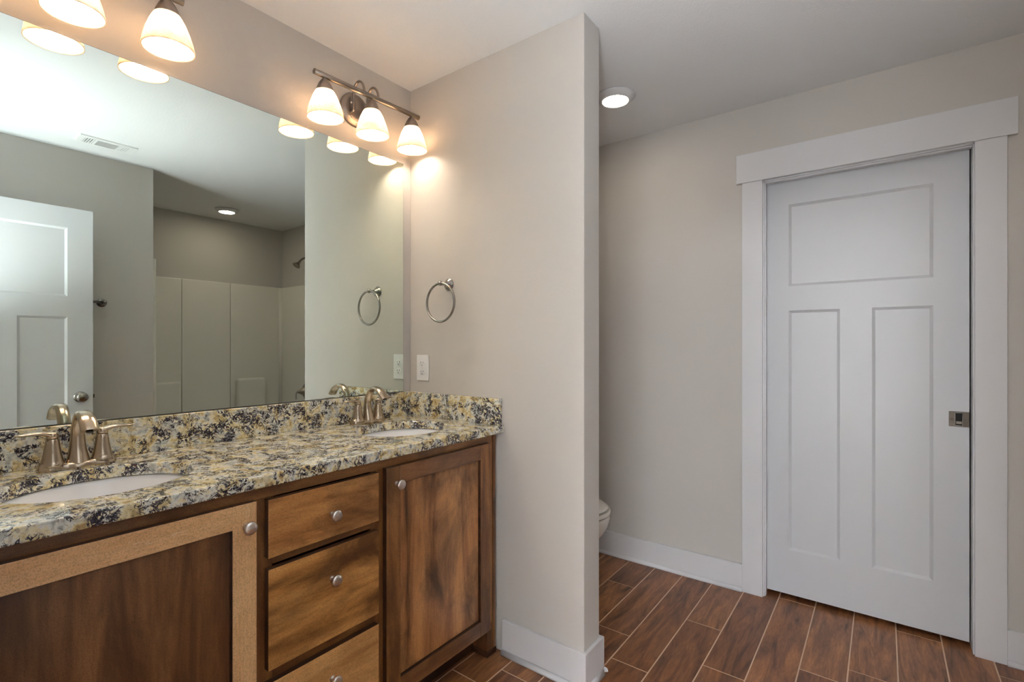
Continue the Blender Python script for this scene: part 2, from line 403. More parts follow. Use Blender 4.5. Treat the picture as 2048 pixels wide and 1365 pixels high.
for a_, b__ in ((wx0, wx0+0.05), (0.5*(wx0+wx1)-0.025, 0.5*(wx0+wx1)+0.025), (wx1-0.05, wx1)): bx(bm, a_, b__, BY-0.045, BY-0.005, wz0, wz1)
for a_, b__ in ((wz0, wz0+0.05), (wz1-0.05, wz1)): bx(bm, wx0, wx1, BY-0.045, BY-0.006, a_, b__)
obj('window_frame', bm, M_TRIM, win)

# unseen shell behind the pocket door, added to stop world light leaking in
bm = B()
bx(bm, 0.9, 0.98, YD+0.12, 3.8, 0, H); bx(bm, 2.7, 2.78, YD+0.12, 3.8, 0, H); bx(bm, 0.9, 2.78, 3.8, 3.88, 0, H); bx(bm, 0.9, 2.78, YD+0.12, 3.88, H, H+0.1)
struct(obj('wall_light_block', bm, M_WALL), 'unseen walls behind the pocket door, added to block stray light', 'wall')
struct(box('floor_light_block', 0.9, 2.78, YD+0.12, 3.88, -0.05, -0.001, M_GROUT), 'unseen floor behind the pocket door, added to block stray light', 'floor')

# baseboards with shoe moulding
BH, BT, SH = 0.137, 0.0145, 0.020
def baseboard(name, segs, label):
    """segs: list of (x0, y0, x1, y1, nx, ny): wall line and outward normal"""
    bm = B(); sm_ = B()
    for x0, y0, x1, y1, nx, ny, e0, e1 in segs:
        dx, dy = x1-x0, y1-y0; ln = math.hypot(dx, dy); dx /= ln; dy /= ln
        def rect(b_, t0, t, z0, z1, bev):
            a0 = (x0-dx*e0*t, y0-dy*e0*t); a1 = (x1+dx*e1*t, y1+dy*e1*t)
            xs = [a0[0]+nx*t0, a1[0]+nx*t]; ys = [a0[1]+ny*t0, a1[1]+ny*t]
            bx(b_, min(xs), max(xs), min(ys), max(ys), z0, z1, bev, 1)
        rect(bm, 0.0, BT, 0, BH, 0.0012)
        # shoe: quarter-round
        prof = [(0, 0), (0.011, 0)]+[(0.011*math.cos(t*PI/10), SH*math.sin(t*PI/10)) for t in range(1, 6)]
        r0, r1 = [], []
        for o_, z in prof:
            t = BT+o_
            r0.append(sm_.verts.new((x0-dx*e0*t+nx*t, y0-dy*e0*t+ny*t, z))); r1.append(sm_.verts.new((x1+dx*e1*t+nx*t, y1+dy*e1*t+ny*t, z)))
        m_ = len(prof)
        for i in range(m_): 
            f_ = sm_.faces.new((r0[i], r0[(i+1) % m_], r1[(i+1) % m_], r1[i])); f_.smooth = (1 <= i <= 5)
        sm_.faces.new(r0[::-1]); sm_.faces.new(r1)
    o = obj(name, bm, M_TRIM); struct(o, label, 'baseboard')
    obj('shoe_moulding', sm_, M_TRIM, o)
    return o
baseboard('baseboard_partition', [(0.5655, YP, WP, YP, 0, -1, 0, 1), (WP, YP, WP, YP+TP, 1, 0, 0, 0), (0.0, YP+TP, WP, YP+TP, 0, 1, 0, 1)], 'white baseboard wrapping the partition wall beside the vanity')
baseboard('baseboard_far', [(0, YD, 1.2268, YD, 0, -1, -1, 0)], 'white baseboard between the toilet nook and the door casing')
baseboard('baseboard_far_right', [(2.1864, YD, XR+0.03, YD, 0, -1, 0, 0)], 'short white baseboard right of the door casing')
baseboard('baseboard_right', [(XR, 0.10, XR, YA, -1, 0, 0, 0)], 'white baseboard on the wall behind the open door')
baseboard('baseboard_left', [(0, YP+TP+0.03, 0, YD-0.03, 1, 0, 0, 0)], 'white baseboard behind the toilet')

# ------------------------------------------------------------------ doors
def slab(name, w, h, t, panels, mat, dep=0.008, ins=0.012):
    """door in local coords: x 0..w, y 0..t (front face y=0), z 0..h; panels (x0,x1,z0,z1)"""
    bm = B()
    xs = sorted({0, w, *[p[0] for p in panels], *[p[1] for p in panels]}); zs = sorted({0, h, *[p[2] for p in panels], *[p[3] for p in panels]})
    for yf, sg in ((0, 1), (t, -1)):
        for i in range(len(xs)-1):
            for j in range(len(zs)-1):
                cx_, cz_ = (xs[i]+xs[i+1])/2, (zs[j]+zs[j+1])/2
                if any(p[0] < cx_ < p[1] and p[2] < cz_ < p[3] for p in panels): continue
                bm.faces.new([bm.verts.new((x, yf, z)) for x, z in ((xs[i], zs[j]), (xs[i+1], zs[j]), (xs[i+1], zs[j+1]), (xs[i], zs[j+1]))])
        for x0, x1, z0, z1 in panels:
            o_ = [(x0, yf, z0), (x1, yf, z0), (x1, yf, z1), (x0, yf, z1)]
            yi = yf+sg*dep; g_ = ins
            a_ = [(x0+g_, yi, z0+g_), (x1-g_, yi, z0+g_), (x1-g_, yi, z1-g_), (x0+g_, yi, z1-g_)]
            for i in range(4):
                j = (i+1) % 4
                bm.faces.new([bm.verts.new(v) for v in (o_[i], o_[j], a_[j], a_[i])])
            bm.faces.new([bm.verts.new(v) for v in a_])
    for q in (((0, 0, 0), (0, t, 0), (0, t, h), (0, 0, h)), ((w, 0, 0), (w, t, 0), (w, t, h), (w, 0, h)), ((0, 0, 0), (w, 0, 0), (w, t, 0), (0, t, 0)), ((0, 0, h), (w, 0, h), (w, t, h), (0, t, h))):
        bm.faces.new([bm.verts.new(v) for v in q])
    bmesh.ops.remove_doubles(bm, verts=bm.verts, dist=1e-5)
    return obj(name, bm, mat)
def three_panels(w):
    s = 0.117
    m = w-2*s
    pw = (m-0.121)/2
    return [(s, w-s, 1.519, 1.922), (s, s+pw, 0.219, 1.399), (w-s-pw, w-s, 0.219, 1.399)]
DW, DH = 0.778, 2.040
# door_1: pocket door, closed
YF = 2.765
d1 = slab('door_1', DW-0.0035, DH, 0.035, three_panels(DW), M_DOORP)
d1.location = (1.309, YF, 0.022); struct(d1, 'closed white three-panel pocket door in the far wall', 'door')
# square pull latch
lx0, lx1, lz0, lz1 = 2.0195-1.309, 2.0833-1.309, 0.888, 0.951
la = box('latch_plate', lx0, lx1, -0.0025, 0.0, lz0, lz1, M_BRONZE, d1, 0.0007, 1); la['label'] = 'square dark nickel latch plate'
cxl, czl = (lx0+lx1)/2-0.001, (lz0+lz1)/2
bm = B()
bx(bm, cxl-0.0125, cxl+0.0125, -0.0038, -0.0025, czl-0.028, czl-0.0255); bx(bm, cxl-0.0125, cxl+0.0125, -0.0038, -0.0025, czl+0.0255, czl+0.028)
bx(bm, cxl-0.0125, cxl-0.0108, -0.0038, -0.0025, czl-0.0255, czl+0.0255); bx(bm, cxl+0.0108, cxl+0.0125, -0.0038, -0.0025, czl-0.0255, czl+0.0255)
obj('latch_rim', bm, M_RING, la)
box('latch_recess', cxl-0.0107, cxl+0.0107, -0.0031, -0.0024, czl-0.0254, czl+0.0254, M_DARK, la)
box('thumb_bar', cxl-0.0095, cxl+0.0095, -0.007, -0.0031, czl-0.020, czl-0.008, M_RING, la, 0.001, 2)
for sx_ in (-0.022, 0.021):
    bm = B(); lathe(bm, [(0.0035, 0), (0.003, 0.001), (0, 0.0014)], (cxl+sx_, -0.0025, czl), '-y', 14); obj('screw', bm, M_RING, la)

# jamb and casing of the pocket door
bm = B()
# split jambs leave a slot for the door, stepped by 6 mm from the casing
bx(bm, DX0-0.0, DX0+0.006, YD-0.001, YF-0.010, 0, DZ); bx(bm, DX1-0.0045, DX1, YD-0.001, YF+0.06, 0, DZ)
bx(bm, DX0, DX1, YD-0.001, YF-0.012, DZ-0.006, DZ)
bx(bm, DX0+0.006, DX0+0.011, YD+0.010, YF-0.012, 0, DZ-0.006); bx(bm, DX0+0.006, DX1-0.006, YD+0.010, YF-0.012, DZ-0.012, DZ-0.006)
trim1 = obj('trim_1', bm, M_TRIM); struct(trim1, 'white flat casing and jamb framing the closed pocket door', 'door trim')
box('side_casing', 1.2268, DX0, YD-0.0165, YD-0.0, 0, DZ, M_TRIM, trim1, 0.001, 1)
box('side_casing', DX1, 2.1864, YD-0.0165, YD-0.0, 0, DZ, M_TRIM, trim1, 0.001, 1)
box('head_casing', 1.200, 2.2165, YD-0.0215, YD-0.0, DZ, 2.2145, M_TRIM, trim1, 0.0012, 1)

# door_2: entry door, standing open against the right wall
d2 = slab('door_2', DW, DH, 0.035, three_panels(DW), M_DOORP)
d2.matrix_world = Matrix(((0, -1, 0, 2.035+0.035), (1, 0, 0, 0.084), (0, 0, 1, 0.018), (0, 0, 0, 1)))
# after this turn: local x -> world y, local y -> world -x
struct(d2, 'white three-panel door standing open, reflected at the mirror left', 'door')
for side, sg in ((0.035, 1), (0.0, -1)):
    ax_ = 'y' if sg > 0 else '-y'
    bm = B(); lathe(bm, [(0.032, 0), (0.031, 0.006), (0.024, 0.010), (0.012, 0.013), (0.0115, 0.030), (0.020, 0.036), (0.027, 0.046), (0.0275, 0.054), (0.023, 0.061), (0.008, 0.064), (0, 0.0642)], (DW-0.060, side, 0.925), ax_, 32)
    k_ = obj('door_knob', bm, M_RING, d2); k_['label'] = 'round satin nickel knob'
    bm = B(); bx(bm, DW-0.064, DW-0.056, *( (side+0.0640, side+0.0665) if sg > 0 else (side-0.0665, side-0.0640)), 0.9235, 0.9265); obj('lock_button', bm, M_RING, k_)
box('latch_bolt', DW, DW+0.010, 0.010, 0.024, 0.914, 0.936, M_BRONZE, d2, 0.001, 1)
for hz in (0.25, 1.02, 1.80):
    bm = B(); lathe(bm, [(0.006, 0), (0.006, 0.09)], (-0.004, -0.004, hz-0.045), 'z', 12); obj('hinge', bm, M_RING, d2)
# casing of the entry doorway
bm = B()
bx(bm, EX0-0.02, EX0, -0.075, YE, 0, EZ); bx(bm, EX1, EX1+0.02, -0.075, YE, 0, EZ); bx(bm, EX0-0.02, EX1+0.02, -0.075, YE, EZ, EZ+0.02)
trim2 = obj('trim_2', bm, M_TRIM); struct(trim2, 'white casing of the entry doorway behind the camera', 'door trim')
box('side_casing', EX0-0.10, EX0-0.005, YE, YE+0.0155, 0, EZ+0.005, M_TRIM, trim2)
box('side_casing', EX1+0.005, EX1+0.10, YE, YE+0.0155, 0, EZ+0.005, M_TRIM, trim2)
box('head_casing', EX0-0.12, EX1+0.12, YE, YE+0.019, EZ+0.005, EZ+0.14, M_TRIM, trim2)

# ------------------------------------------------------------------ vanity cabinet
FX = 0.530                     # face-frame plane
vc = thing('vanity_cabinet', 'long brown stained maple vanity cabinet with two doors and three drawers', 'cabinet', (0, YC, 0))
def V(o): o.parent = vc; o.data.transform(Matrix.Translation((0, -YC, 0))); return o
Y0, Y1 = YE+0.001, 1.5705
DL0, DL1 = 0.088, 0.6005       # left door span
DR0, DR1 = 1.003, 1.5145       # right door span
DZ0, DZ1 = 0.118, 0.861
bm = B()
bx(bm, 0.002, FX-0.019, Y0, Y0+0.018, 0.11, ZC0-0.001); bx(bm, 0.002, FX-0.019, Y1-0.018, Y1, 0.11, ZC0-0.001)
bx(bm, 0.002, FX-0.019, Y0+0.018, Y1-0.018, 0.11, 0.128)
bx(bm, 0.002, 0.008, Y0+0.018, Y1-0.018, 0.128, 0.72)
V(obj('cabinet_box', bm, M_FRAME_Z))
bm = B()
rails = [(Y0, Y1, 0.858, ZC0-0.001), (Y0, Y1, 0.098, 0.132)]
stiles = [(Y0, 0.125), (0.583, 0.650), (0.957, 1.025), (1.497, 1.553)]
fx0, fx1 = FX-0.019, FX
for a_, b__, z0, z1 in rails: bx(bm, fx0, fx1, a_, min(b__, 1.553), z0, z1, 0.0006, 1, mi=0)
for a_, b__ in stiles: bx(bm, fx0, fx1, a_, b__, 0.132, 0.858, 0.0006, 1, mi=1)
for z0, z1 in ((0.682, 0.700), (0.384, 0.412)): bx(bm, fx0, fx1, 0.650, 0.957, z0, z1, 0.0006, 1, mi=0)
V(obj('face_frame', bm, [M_FRAME_Y, M_FRAME_Z]))
# scribe strip at the wall
V(box('scribe_strip', FX-0.019, FX+0.003, 1.5555, 1.5705, 0.0, ZC0-0.001, M_DOOR_Z, bev=0.0015))
# toe kick and feet with their little base moulding
V(box('toe_kick', 0.445, 0.457, Y0, 1.519, 0.0, 0.098, M_TOE))
for a_, b__ in ((Y0, Y0+0.035), (1.5195, 1.5545)):
    f_ = V(box('foot', 0.457, FX, a_, b__, 0.0, 0.098, M_DOOR_Z, bev=0.0008))
bm = B(); bx(bm, FX, FX+0.008, 1.5155, 1.5705, 0.0, 0.022, 0.003, 2); bx(bm, 0.458, FX+0.008, 1.5115, 1.5193, 0.0, 0.022, 0.003, 2); V(obj('foot_moulding', bm, M_TOE))

def knob(parent, x, y, z):
    bm = B()
    lathe(bm, [(0.0085, 0), (0.0085, 0.002), (0.0058, 0.004), (0.0055, 0.012), (0.0075, 0.016), (0.0145, 0.0195), (0.0160, 0.023), (0.0150, 0.0262), (0.009, 0.0285), (0, 0.0292)], (x, y-YC, z), 'x', 28)
    o = obj('knob', bm, M_KNOB, parent); o['label'] = 'round satin nickel knob'
    return o
def cab_door(y0, y1, mats_rs, panel_mat, knob_y, label):
    t0, t1 = FX+0.001, FX+0.021; sw = 0.057
    bm = B()
    bx(bm, t0, t1, y0, y0+sw, DZ0, DZ1, 0.0012, 1, mi=1); bx(bm, t0, t1, y1-sw, y1, DZ0, DZ1, 0.0012, 1, mi=1)
    bx(bm, t0, t1, y0+sw, y1-sw, DZ0, DZ0+sw, 0.0012, 1, mi=0); bx(bm, t0, t1, y0+sw, y1-sw, DZ1-sw, DZ1, 0.0012, 1, mi=0)
    d = V(obj('door', bm, mats_rs+[M_TOE])); d['label'] = label
    for p_ in d.data.polygons:
        if p_.normal.x < 0.3: p_.material_index = 2
    bm = B(); bx(bm, t0+0.002, t0+0.009, y0+sw-0.004, y1-sw+0.004, DZ0+sw-0.004, DZ1-sw+0.004)
    p = obj('door_panel', bm, panel_mat); p.data.transform(Matrix.Translation((0, -YC, 0))); p.parent = d
    # dark stain line where the panel meets the frame
    bm = B(); g0 = t0+0.009
    for a_, b__, c_, d_ in ((y0+sw, y0+sw+0.0035, DZ0+sw, DZ1-sw), (y1-sw-0.0035, y1-sw, DZ0+sw, DZ1-sw), (y0+sw, y1-sw, DZ0+sw, DZ0+sw+0.0035), (y0+sw, y1-sw, DZ1-sw-0.0035, DZ1-sw)):
        bx(bm, g0, g0+0.0012, a_, b__, c_, d_)
    p = obj('panel_bead', bm, M_TOE); p.data.transform(Matrix.Translation((0, -YC, 0))); p.parent = d
    knob(d, t1, knob_y, 0.806)
M_SCR = simple('bare_scratch', srgb(250, 226, 196), 0.7)
cab_door(DL0, DL1, [M_TAN_Y, M_TAN_Z], M_PANEL_L, 0.575, 'left door with paler tan frame with light painted in, scratched top rail and dark panel')
cab_door(DR0, DR1, [M_DOOR_Y, M_DOOR_Z], M_PANEL_R, 1.0435, 'right door with dark frame and streaked brown panel')
for z0, z1, mt, lb in ((0.706, 0.856, M_DRAW1, 'top drawer, the shallowest'), (0.419, 0.678, M_DRAW2, 'middle drawer with darker lower streaks'), (0.118, 0.388, M_DRAW3, 'bottom drawer, the palest')):
    bm = B(); bx(bm, FX+0.001, FX+0.021, 0.629, 0.9735, z0, z1, 0.002, 2)
    d = V(obj('drawer', bm, [mt, M_TOE])); d['label'] = lb
    for p_ in d.data.polygons:
        if p_.normal.x < 0.5: p_.material_index = 1
    knob(d, FX+0.021, 0.8115, {0.706: 0.771, 0.419: 0.589, 0.118: 0.305}[z0])
ld = [o for o in vc.children if o.name == 'door'][0]
for ya, za, yb, zb, w_ in ((0.412, 0.8368, 0.449, 0.8334, 0.0012), (0.412, 0.8300, 0.4275, 0.8354, 0.0014), (0.418, 0.8296, 0.426, 0.8300, 0.001), (0.3456, 0.8353, 0.3594, 0.8361, 0.0012), (0.3673, 0.8283, 0.3816, 0.8280, 0.0014), (0.3673, 0.8283, 0.372, 0.8340, 0.001),
                           (0.3499, 0.8194, 0.3577, 0.8230, 0.0012), (0.3525, 0.8091, 0.3586, 0.8102, 0.001), (0.338, 0.8417, 0.3405, 0.8410, 0.002), (0.3099, 0.8166, 0.3125, 0.8164, 0.001), (0.3213, 0.8167, 0.324, 0.8172, 0.001), (0.427, 0.8443, 0.429, 0.8440, 0.0016)):
    bm = B(); d_ = Vector((0, yb-ya, zb-za)).normalized(); n_ = Vector((0, -d_.z, d_.y))*w_*0.5
    a_, b__ = Vector((FX+0.0211, ya-YC, za)), Vector((FX+0.0211, yb-YC, zb)); m__ = (a_+b__)/2
    lo = [bm.verts.new(v) for v in (a_, m__+n_, b__, m__-n_)]; hi = [bm.verts.new(v.co+Vector((0.00015, 0, 0))) for v in lo]
    bm.faces.new(hi)
    for i in range(4): bm.faces.new((lo[i], lo[(i+1) % 4], hi[(i+1) % 4], hi[i]))
    obj('scratch', bm, M_SCR, ld)['label'] = 'pale scratch in the top rail'
# ------------------------------------------------------------------ granite top
SINKS = [(0.295, 0.3565), (0.295, 1.285)]
SA, SB = 0.160, 0.186          # half axes along x and y
bm = B()
def edge_loop(pts):
    vs = [bm.verts.new((x, y, ZC1)) for x, y in pts]
    for i in range(len(vs)): bm.edges.new((vs[i], vs[(i+1) % len(vs)]))
fr = [(0.565+0.0008*math.sin(37*i)+0.0006*math.sin(91*i+1), YE+0.001+(YP-0.001-YE-0.001)*i/60) for i in range(61)]
edge_loop([(0.001, YE+0.001)]+fr+[(0.001, YP-0.001)])
for cx_, cy_ in SINKS: edge_loop([(cx_+SA*math.cos(2*PI*i/72), cy_+SB*math.sin(2*PI*i/72)) for i in range(72)])
bmesh.ops.triangle_fill(bm, use_beauty=True, use_dissolve=False, edges=bm.edges[:])
r_ = bmesh.ops.extrude_face_region(bm, geom=bm.faces[:])
for v in [g_ for g_ in r_['geom'] if isinstance(g_, bmesh.types.BMVert)]: v.co.z = ZC0
top = obj('countertop', bm, M_GRANITE); smooth_bevel(top, 0.004, 3, 50)
tag(top, 'cream and black speckled granite countertop on the vanity with two sink cutouts', 'countertop')
box('backsplash', 0.001, 0.021, YE+0.001, YP-0.0225, ZC1+0.0003, 1.0325, M_GRANITE, top, 0.0012, 1)
box('side_splash', 0.001, 0.5545, YP-0.022, YP-0.001, ZC1+0.0003, 1.0325, M_GRANITE, top, 0.0012, 1)

# ------------------------------------------------------------------ sinks
def make_sink(cx_, cy_, label):
    t = thing('sink', label, 'sink', (cx_, cy_, ZC0-0.002), group='undermount sinks in the granite top')
    ky = SB/SA
    bm = B(); a = SA+0.004
    prof = [(a+0.020, 0.0), (a, 0.0), (a-0.004, -0.012), (a-0.012, -0.050), (a-0.030, -0.090), (a-0.065, -0.120), (0.045, -0.134), (0.022, -0.137)]
    outer = [(0.022, -0.146), (0.05, -0.143), (a-0.055, -0.130), (a-0.020, -0.095), (a-0.002, -0.050), (a+0.008, -0.012), (a+0.020, -0.008)]
    n = 64; rings = []
    for rr, hh in prof+outer:
        k = 1+(ky-1)*min(1, max(0, (rr-0.022)/(a-0.022)))
        rings.append([bm.verts.new((rr*math.cos(2*PI*i/n), rr*k*math.sin(2*PI*i/n), hh)) for i in range(n)])
    for q in range(len(rings)):
        a_, b__ = rings[q], rings[(q+1) % len(rings)]
        for i in range(n):
            f_ = bm.faces.new((a_[i], a_[(i+1) % n], b__[(i+1) % n], b__[i])); f_.smooth = True
    obj('basin', bm, M_PORC, t)
    bm = B(); lathe(bm, [(0.0215, -0.146), (0.0215, -0.1365), (0.018, -0.1345), (0.012, -0.136), (0.0, -0.133)], n=28); obj('drain', bm, M_NICKEL, t)
    return t
make_sink(*SINKS[0], 'white oval undermount sink near the left edge, in front of the larger faucet')
make_sink(*SINKS[1], 'white oval undermount sink nearer the partition wall and towel ring')

# ------------------------------------------------------------------ faucets
def make_faucet():
    t = thing('faucet', '', 'faucet', (0.080, SINKS[0][1], ZC1+0.0004), group='two-handle faucets behind the sinks')
    bm = B()
    n = 72; hh = [(0.0, 1.0), (0.004, 1.0), (0.010, 0.93), (0.0135, 0.84), (0.015, 0.70)]
    rings = []
    for z, k in hh:
        ring = []
        for i in range(n):
            a = 2*PI*i/n; y = 0.081*math.cos(a)
            # rounded ends, waisted between the pillars
            w = 0.030*(1-0.22*(math.sin(min(1, abs(math.cos(a))/0.75)*PI)**2))*math.copysign(abs(math.sin(a))**0.55, math.sin(a))
            lift = 0.009*(abs(math.cos(a))**2)*(z/0.015)**1.5
            ring.append(bm.verts.new((w*k, y*(1-(1-k)*0.35), z+lift)))
        rings.append(ring)
    for a_, b__ in zip(rings[:-1], rings[1:]):
        for i in range(n):
            f_ = bm.faces.new((a_[i], a_[(i+1) % n], b__[(i+1) % n], b__[i])); f_.smooth = True
    bm.faces.new(rings[0][::-1]); bm.faces.new(rings[-1])
    obj('base_plate', bm, M_NICKEL, t)
    # spout: flared foot, ribbon arc
    bm = B()
    pts = [(0.0, 0, 0.010), (-0.001, 0, 0.022), (-0.003, 0, 0.050), (-0.003, 0, 0.085), (0.006, 0, 0.116), (0.028, 0, 0.140), (0.056, 0, 0.146), (0.086, 0, 0.134), (0.106, 0, 0.112), (0.110, 0, 0.106)]
    rad = [(0.026, 0.026), (0.0235, 0.0235), (0.0185, 0.0175), (0.0155, 0.0135), (0.0150, 0.0115), (0.0150, 0.0095), (0.0165, 0.0085), (0.0185, 0.0085), (0.0190, 0.0095), (0.0188, 0.0095)]
    sweep(bm, pts, rad, (0, 1, 0), 28, 7)
    sp_ = obj('spout', bm, M_NICKEL, t)
    bm = B(); lathe(bm, [(0.0075, 0), (0.0075, 0.004)], (0.1095, 0, 0.1015), 'z', 18); obj('aerator', bm, M_BRONZE, sp_)
    bm = B(); sweep(bm, [(-0.024, 0, 0.010), (-0.024, 0, 0.045)], [(0.002, 0.002)]*2, (0, 1, 0), 10, 2); lathe(bm, [(0, 0), (0.004, 0.002), (0.005, 0.006), (0.003, 0.011), (0, 0.012)], (-0.024, 0, 0.044), 'z', 14)
    obj('lift_rod', bm, M_NICKEL, t)
    for s_ in (-1, 1):
        bm = B()
        lathe(bm, [(0.0275, 0.010), (0.0255, 0.016), (0.0235, 0.0225), (0.0230, 0.0230), (0.0229, 0.0236), (0.0205, 0.032), (0.0172, 0.050), (0.0148, 0.068), (0.0134, 0.080), (0.0126, 0.0808)], (0, s_*0.051, 0), 'z', 36)
        hb = obj('handle_base', bm, M_NICKEL, t)
        bm = B(); lathe(bm, [(0.0128, 0.0816), (0.0130, 0.088), (0.0120, 0.0945), (0.0085, 0.0985), (0, 0.100)], (0, s_*0.051, 0), 'z', 28)
        sweep(bm, [(0, s_*0.047, 0.086), (0.001, s_*0.056, 0.0925), (0.003, s_*0.072, 0.0975), (0.004, s_*0.092, 0.0985), (0.005, s_*0.110, 0.0975), (0.006, s_*0.123, 0.0985)],
              [(0.0110, 0.008), (0.0115, 0.0075), (0.0108, 0.0058), (0.0108, 0.0048), (0.0085, 0.0036), (0.0015, 0.0015)], (1, 0, 0), 18, 6)
        obj('lever', bm, M_NICKEL, hb)
    return t
fa = make_faucet()
fa['label'] = 'brushed nickel two-lever faucet in front of the open door reflection, at left'
fb = copy_tree(fa); fb.location = (0.080, SINKS[1][1], ZC1+0.0004)
fb['label'] = 'brushed nickel two-lever faucet near the corner below the towel ring'

# ------------------------------------------------------------------ mirror
mi_ = thing('mirror', 'large frameless wall mirror above the granite backsplash', 'mirror', (0.001, 0.8, 1.0345))
bm = B(); my0, my1, mz0, mz1 = YE+0.03-0.8, 1.5377-0.8, 0.0, 2.098-1.0345
bx(bm, 0.0, 0.0050, my0, my1, mz0, mz1); obj('mirror_backing', bm, M_MEDGE, mi_)
bm = B(); bx(bm, 0.0051, 0.0060, my0+0.0012, my1-0.0012, mz0+0.0012, mz1-0.0012); obj('mirror_glass', bm, M_MIRROR, mi_)

# ------------------------------------------------------------------ vanity lights
def make_light(yc, label):
    t = thing('vanity_light', label, 'light fixture', (0.0, yc, 2.277), group='three-shade vanity lights above the mirror')
    t.rotation_euler = (0.030, 0, 0)
    bm = B(); lathe(bm, [(0.070, 0.001), (0.071, 0.008), (0.067, 0.013), (0.063, 0.014), (0.058, 0.019), (0.050, 0.021), (0, 0.022)], (0, -0.008, -0.030), 'x', 48)
    bpz = obj('backplate', bm, M_LIGHTNICKEL, t)
    for dy, dz in ((-0.028, 0.020), (-0.028, -0.038), (0.028, -0.038)):
        bm = B(); lathe(bm, [(0.004, 0), (0.0042, 0.003), (0.003, 0.006), (0, 0.0065)], (0.0205, -0.008+dy, -0.030+dz), 'x', 14); obj('screw', bm, M_KNOB, bpz)
    bm = B(); lathe(bm, [(0.0098, -0.258), (0.0105, -0.2575), (0.0105, 0.2575), (0.0098, 0.258)], (0.110, 0, 0), 'y', 20); obj('bar', bm, M_LIGHTNICKEL, t)
    for dy in (-0.035, 0.035):
        bm = B()
        sweep(bm, [(0.020, dy-0.004, -0.050), (0.034, dy-0.002, -0.048), (0.038, dy, -0.030), (0.038, dy, 0.010), (0.044, dy, 0.042), (0.068, dy, 0.060), (0.094, dy, 0.050), (0.108, dy, 0.024), (0.110, dy, 0.0)], [(0.0052, 0.0052)]*9, (0, 1, 0), 12, 5)
        obj('arm', bm, M_LIGHTNICKEL, t)
    for dy in (-0.215, 0.0, 0.215):
        bm = B()
        out = [(0.029, -0.053), (0.036, -0.063), (0.046, -0.083), (0.0555, -0.108), (0.0625, -0.133), (0.0664, -0.154), (0.0672, -0.160)]
        inn = [(0.0647, -0.160), (0.0639, -0.154), (0.060, -0.133), (0.053, -0.108), (0.0435, -0.083), (0.0335, -0.064), (0.026, -0.055)]
        lathe(bm, out+inn, (0.110, dy, 0), 'z', 40, cap=False)
        sh = obj('lamp_shade', bm, M_SHADE, t); sh['label'] = 'frosted alabaster bell shade'
        bm = B(); lathe(bm, [(0.004, -0.009), (0.006, -0.011), (0.013, -0.017), (0.022, -0.030), (0.029, -0.046), (0.0335, -0.0605), (0.0328, -0.063), (0.024, -0.050), (0.0, -0.045)], (0.110, dy, 0), 'z', 32); obj('shade_holder', bm, M_LIGHTNICKEL, sh)
        bm = B(); lathe(bm, [(0.013, -0.052), (0.014, -0.066), (0.020, -0.080), (0.0265, -0.094), (0.0285, -0.108), (0.0255, -0.122), (0.016, -0.132), (0, -0.136)], (0.110, dy, 0), 'z', 28); obj('bulb', bm, M_BULB, sh)
    return t
make_light(0.336, 'brushed nickel three-shade vanity light cut off at top left of the photo')
make_light(1.2800, 'brushed nickel three-shade vanity light above the mirror near the ceiling corner')

# ------------------------------------------------------------------ partition wall hardware
t = thing('towel_ring', 'polished nickel towel ring on the partition wall above the outlet', 'towel ring', (0.2560, YP, 1.520))
bm = B(); lathe(bm, [(0.0270, 0.0005), (0.0275, 0.003), (0.0255, 0.0055), (0.0235, 0.006), (0.0225, 0.009), (0.0195, 0.0125), (0.0165, 0.0135), (0.0150, 0.017), (0.0105, 0.022), (0.0075, 0.028), (0.0065, 0.040), (0.0075, 0.0465)], (0, 0, 0), '-y', 36)
obj('post', bm, M_RING, t)
bm = B(); lathe(bm, [(0, 0), (0.006, 0.0012), (0.0098, 0.005), (0.0110, 0.0105), (0.0098, 0.016), (0.006, 0.0198), (0, 0.021)], (0, -0.0445, 0), '-y', 24); obj('post_ball', bm, M_RING, t)
bm = B(); RR = 0.0835
sweep(bm, [(RR*math.sin(2*PI*i/72), -0.055, -RR+RR*math.cos(2*PI*i/72)) for i in range(72)], [(0.0051, 0.0051)]*72, (0, 1, 0), 12, closed=True); obj('ring', bm, M_RING, t)

t = thing('power_outlet', 'white duplex wall outlet on the partition above the side splash', 'outlet', (0.0900, YP, 1.1460))
bm = B(); bx(bm, -0.0395, 0.0395, -0.006, -0.0005, -0.0595, 0.0595, 0.0025, 2); obj('wall_plate', bm, M_WHITEP, t)
for dz in (-0.020, 0.020):
    bm = B(); lathe(bm, [(0.0165, 0.0), (0.0165, 0.0018), (0.0155, 0.0024), (0, 0.0025)], (0, -0.0062, dz), '-y', 28, sy=0.88)
    r_ = obj('receptacle', bm, M_WHITEP, t)
    bm = B(); bx(bm, -0.0075, -0.0055, -0.0092, -0.0086, dz-0.001, dz+0.008); bx(bm, 0.0055, 0.0075, -0.0092, -0.0086, dz+0.0, dz+0.007)
    lathe(bm, [(0.0024, 0), (0.0024, 0.0006)], (0, -0.0086, dz-0.0075), '-y', 12); obj('slots', bm, M_DARK, r_)
bm = B(); lathe(bm, [(0.0028, 0), (0.0024, 0.001), (0, 0.0012)], (0, -0.0061, 0), '-y', 12); obj('screw', bm, M_KNOB, t)

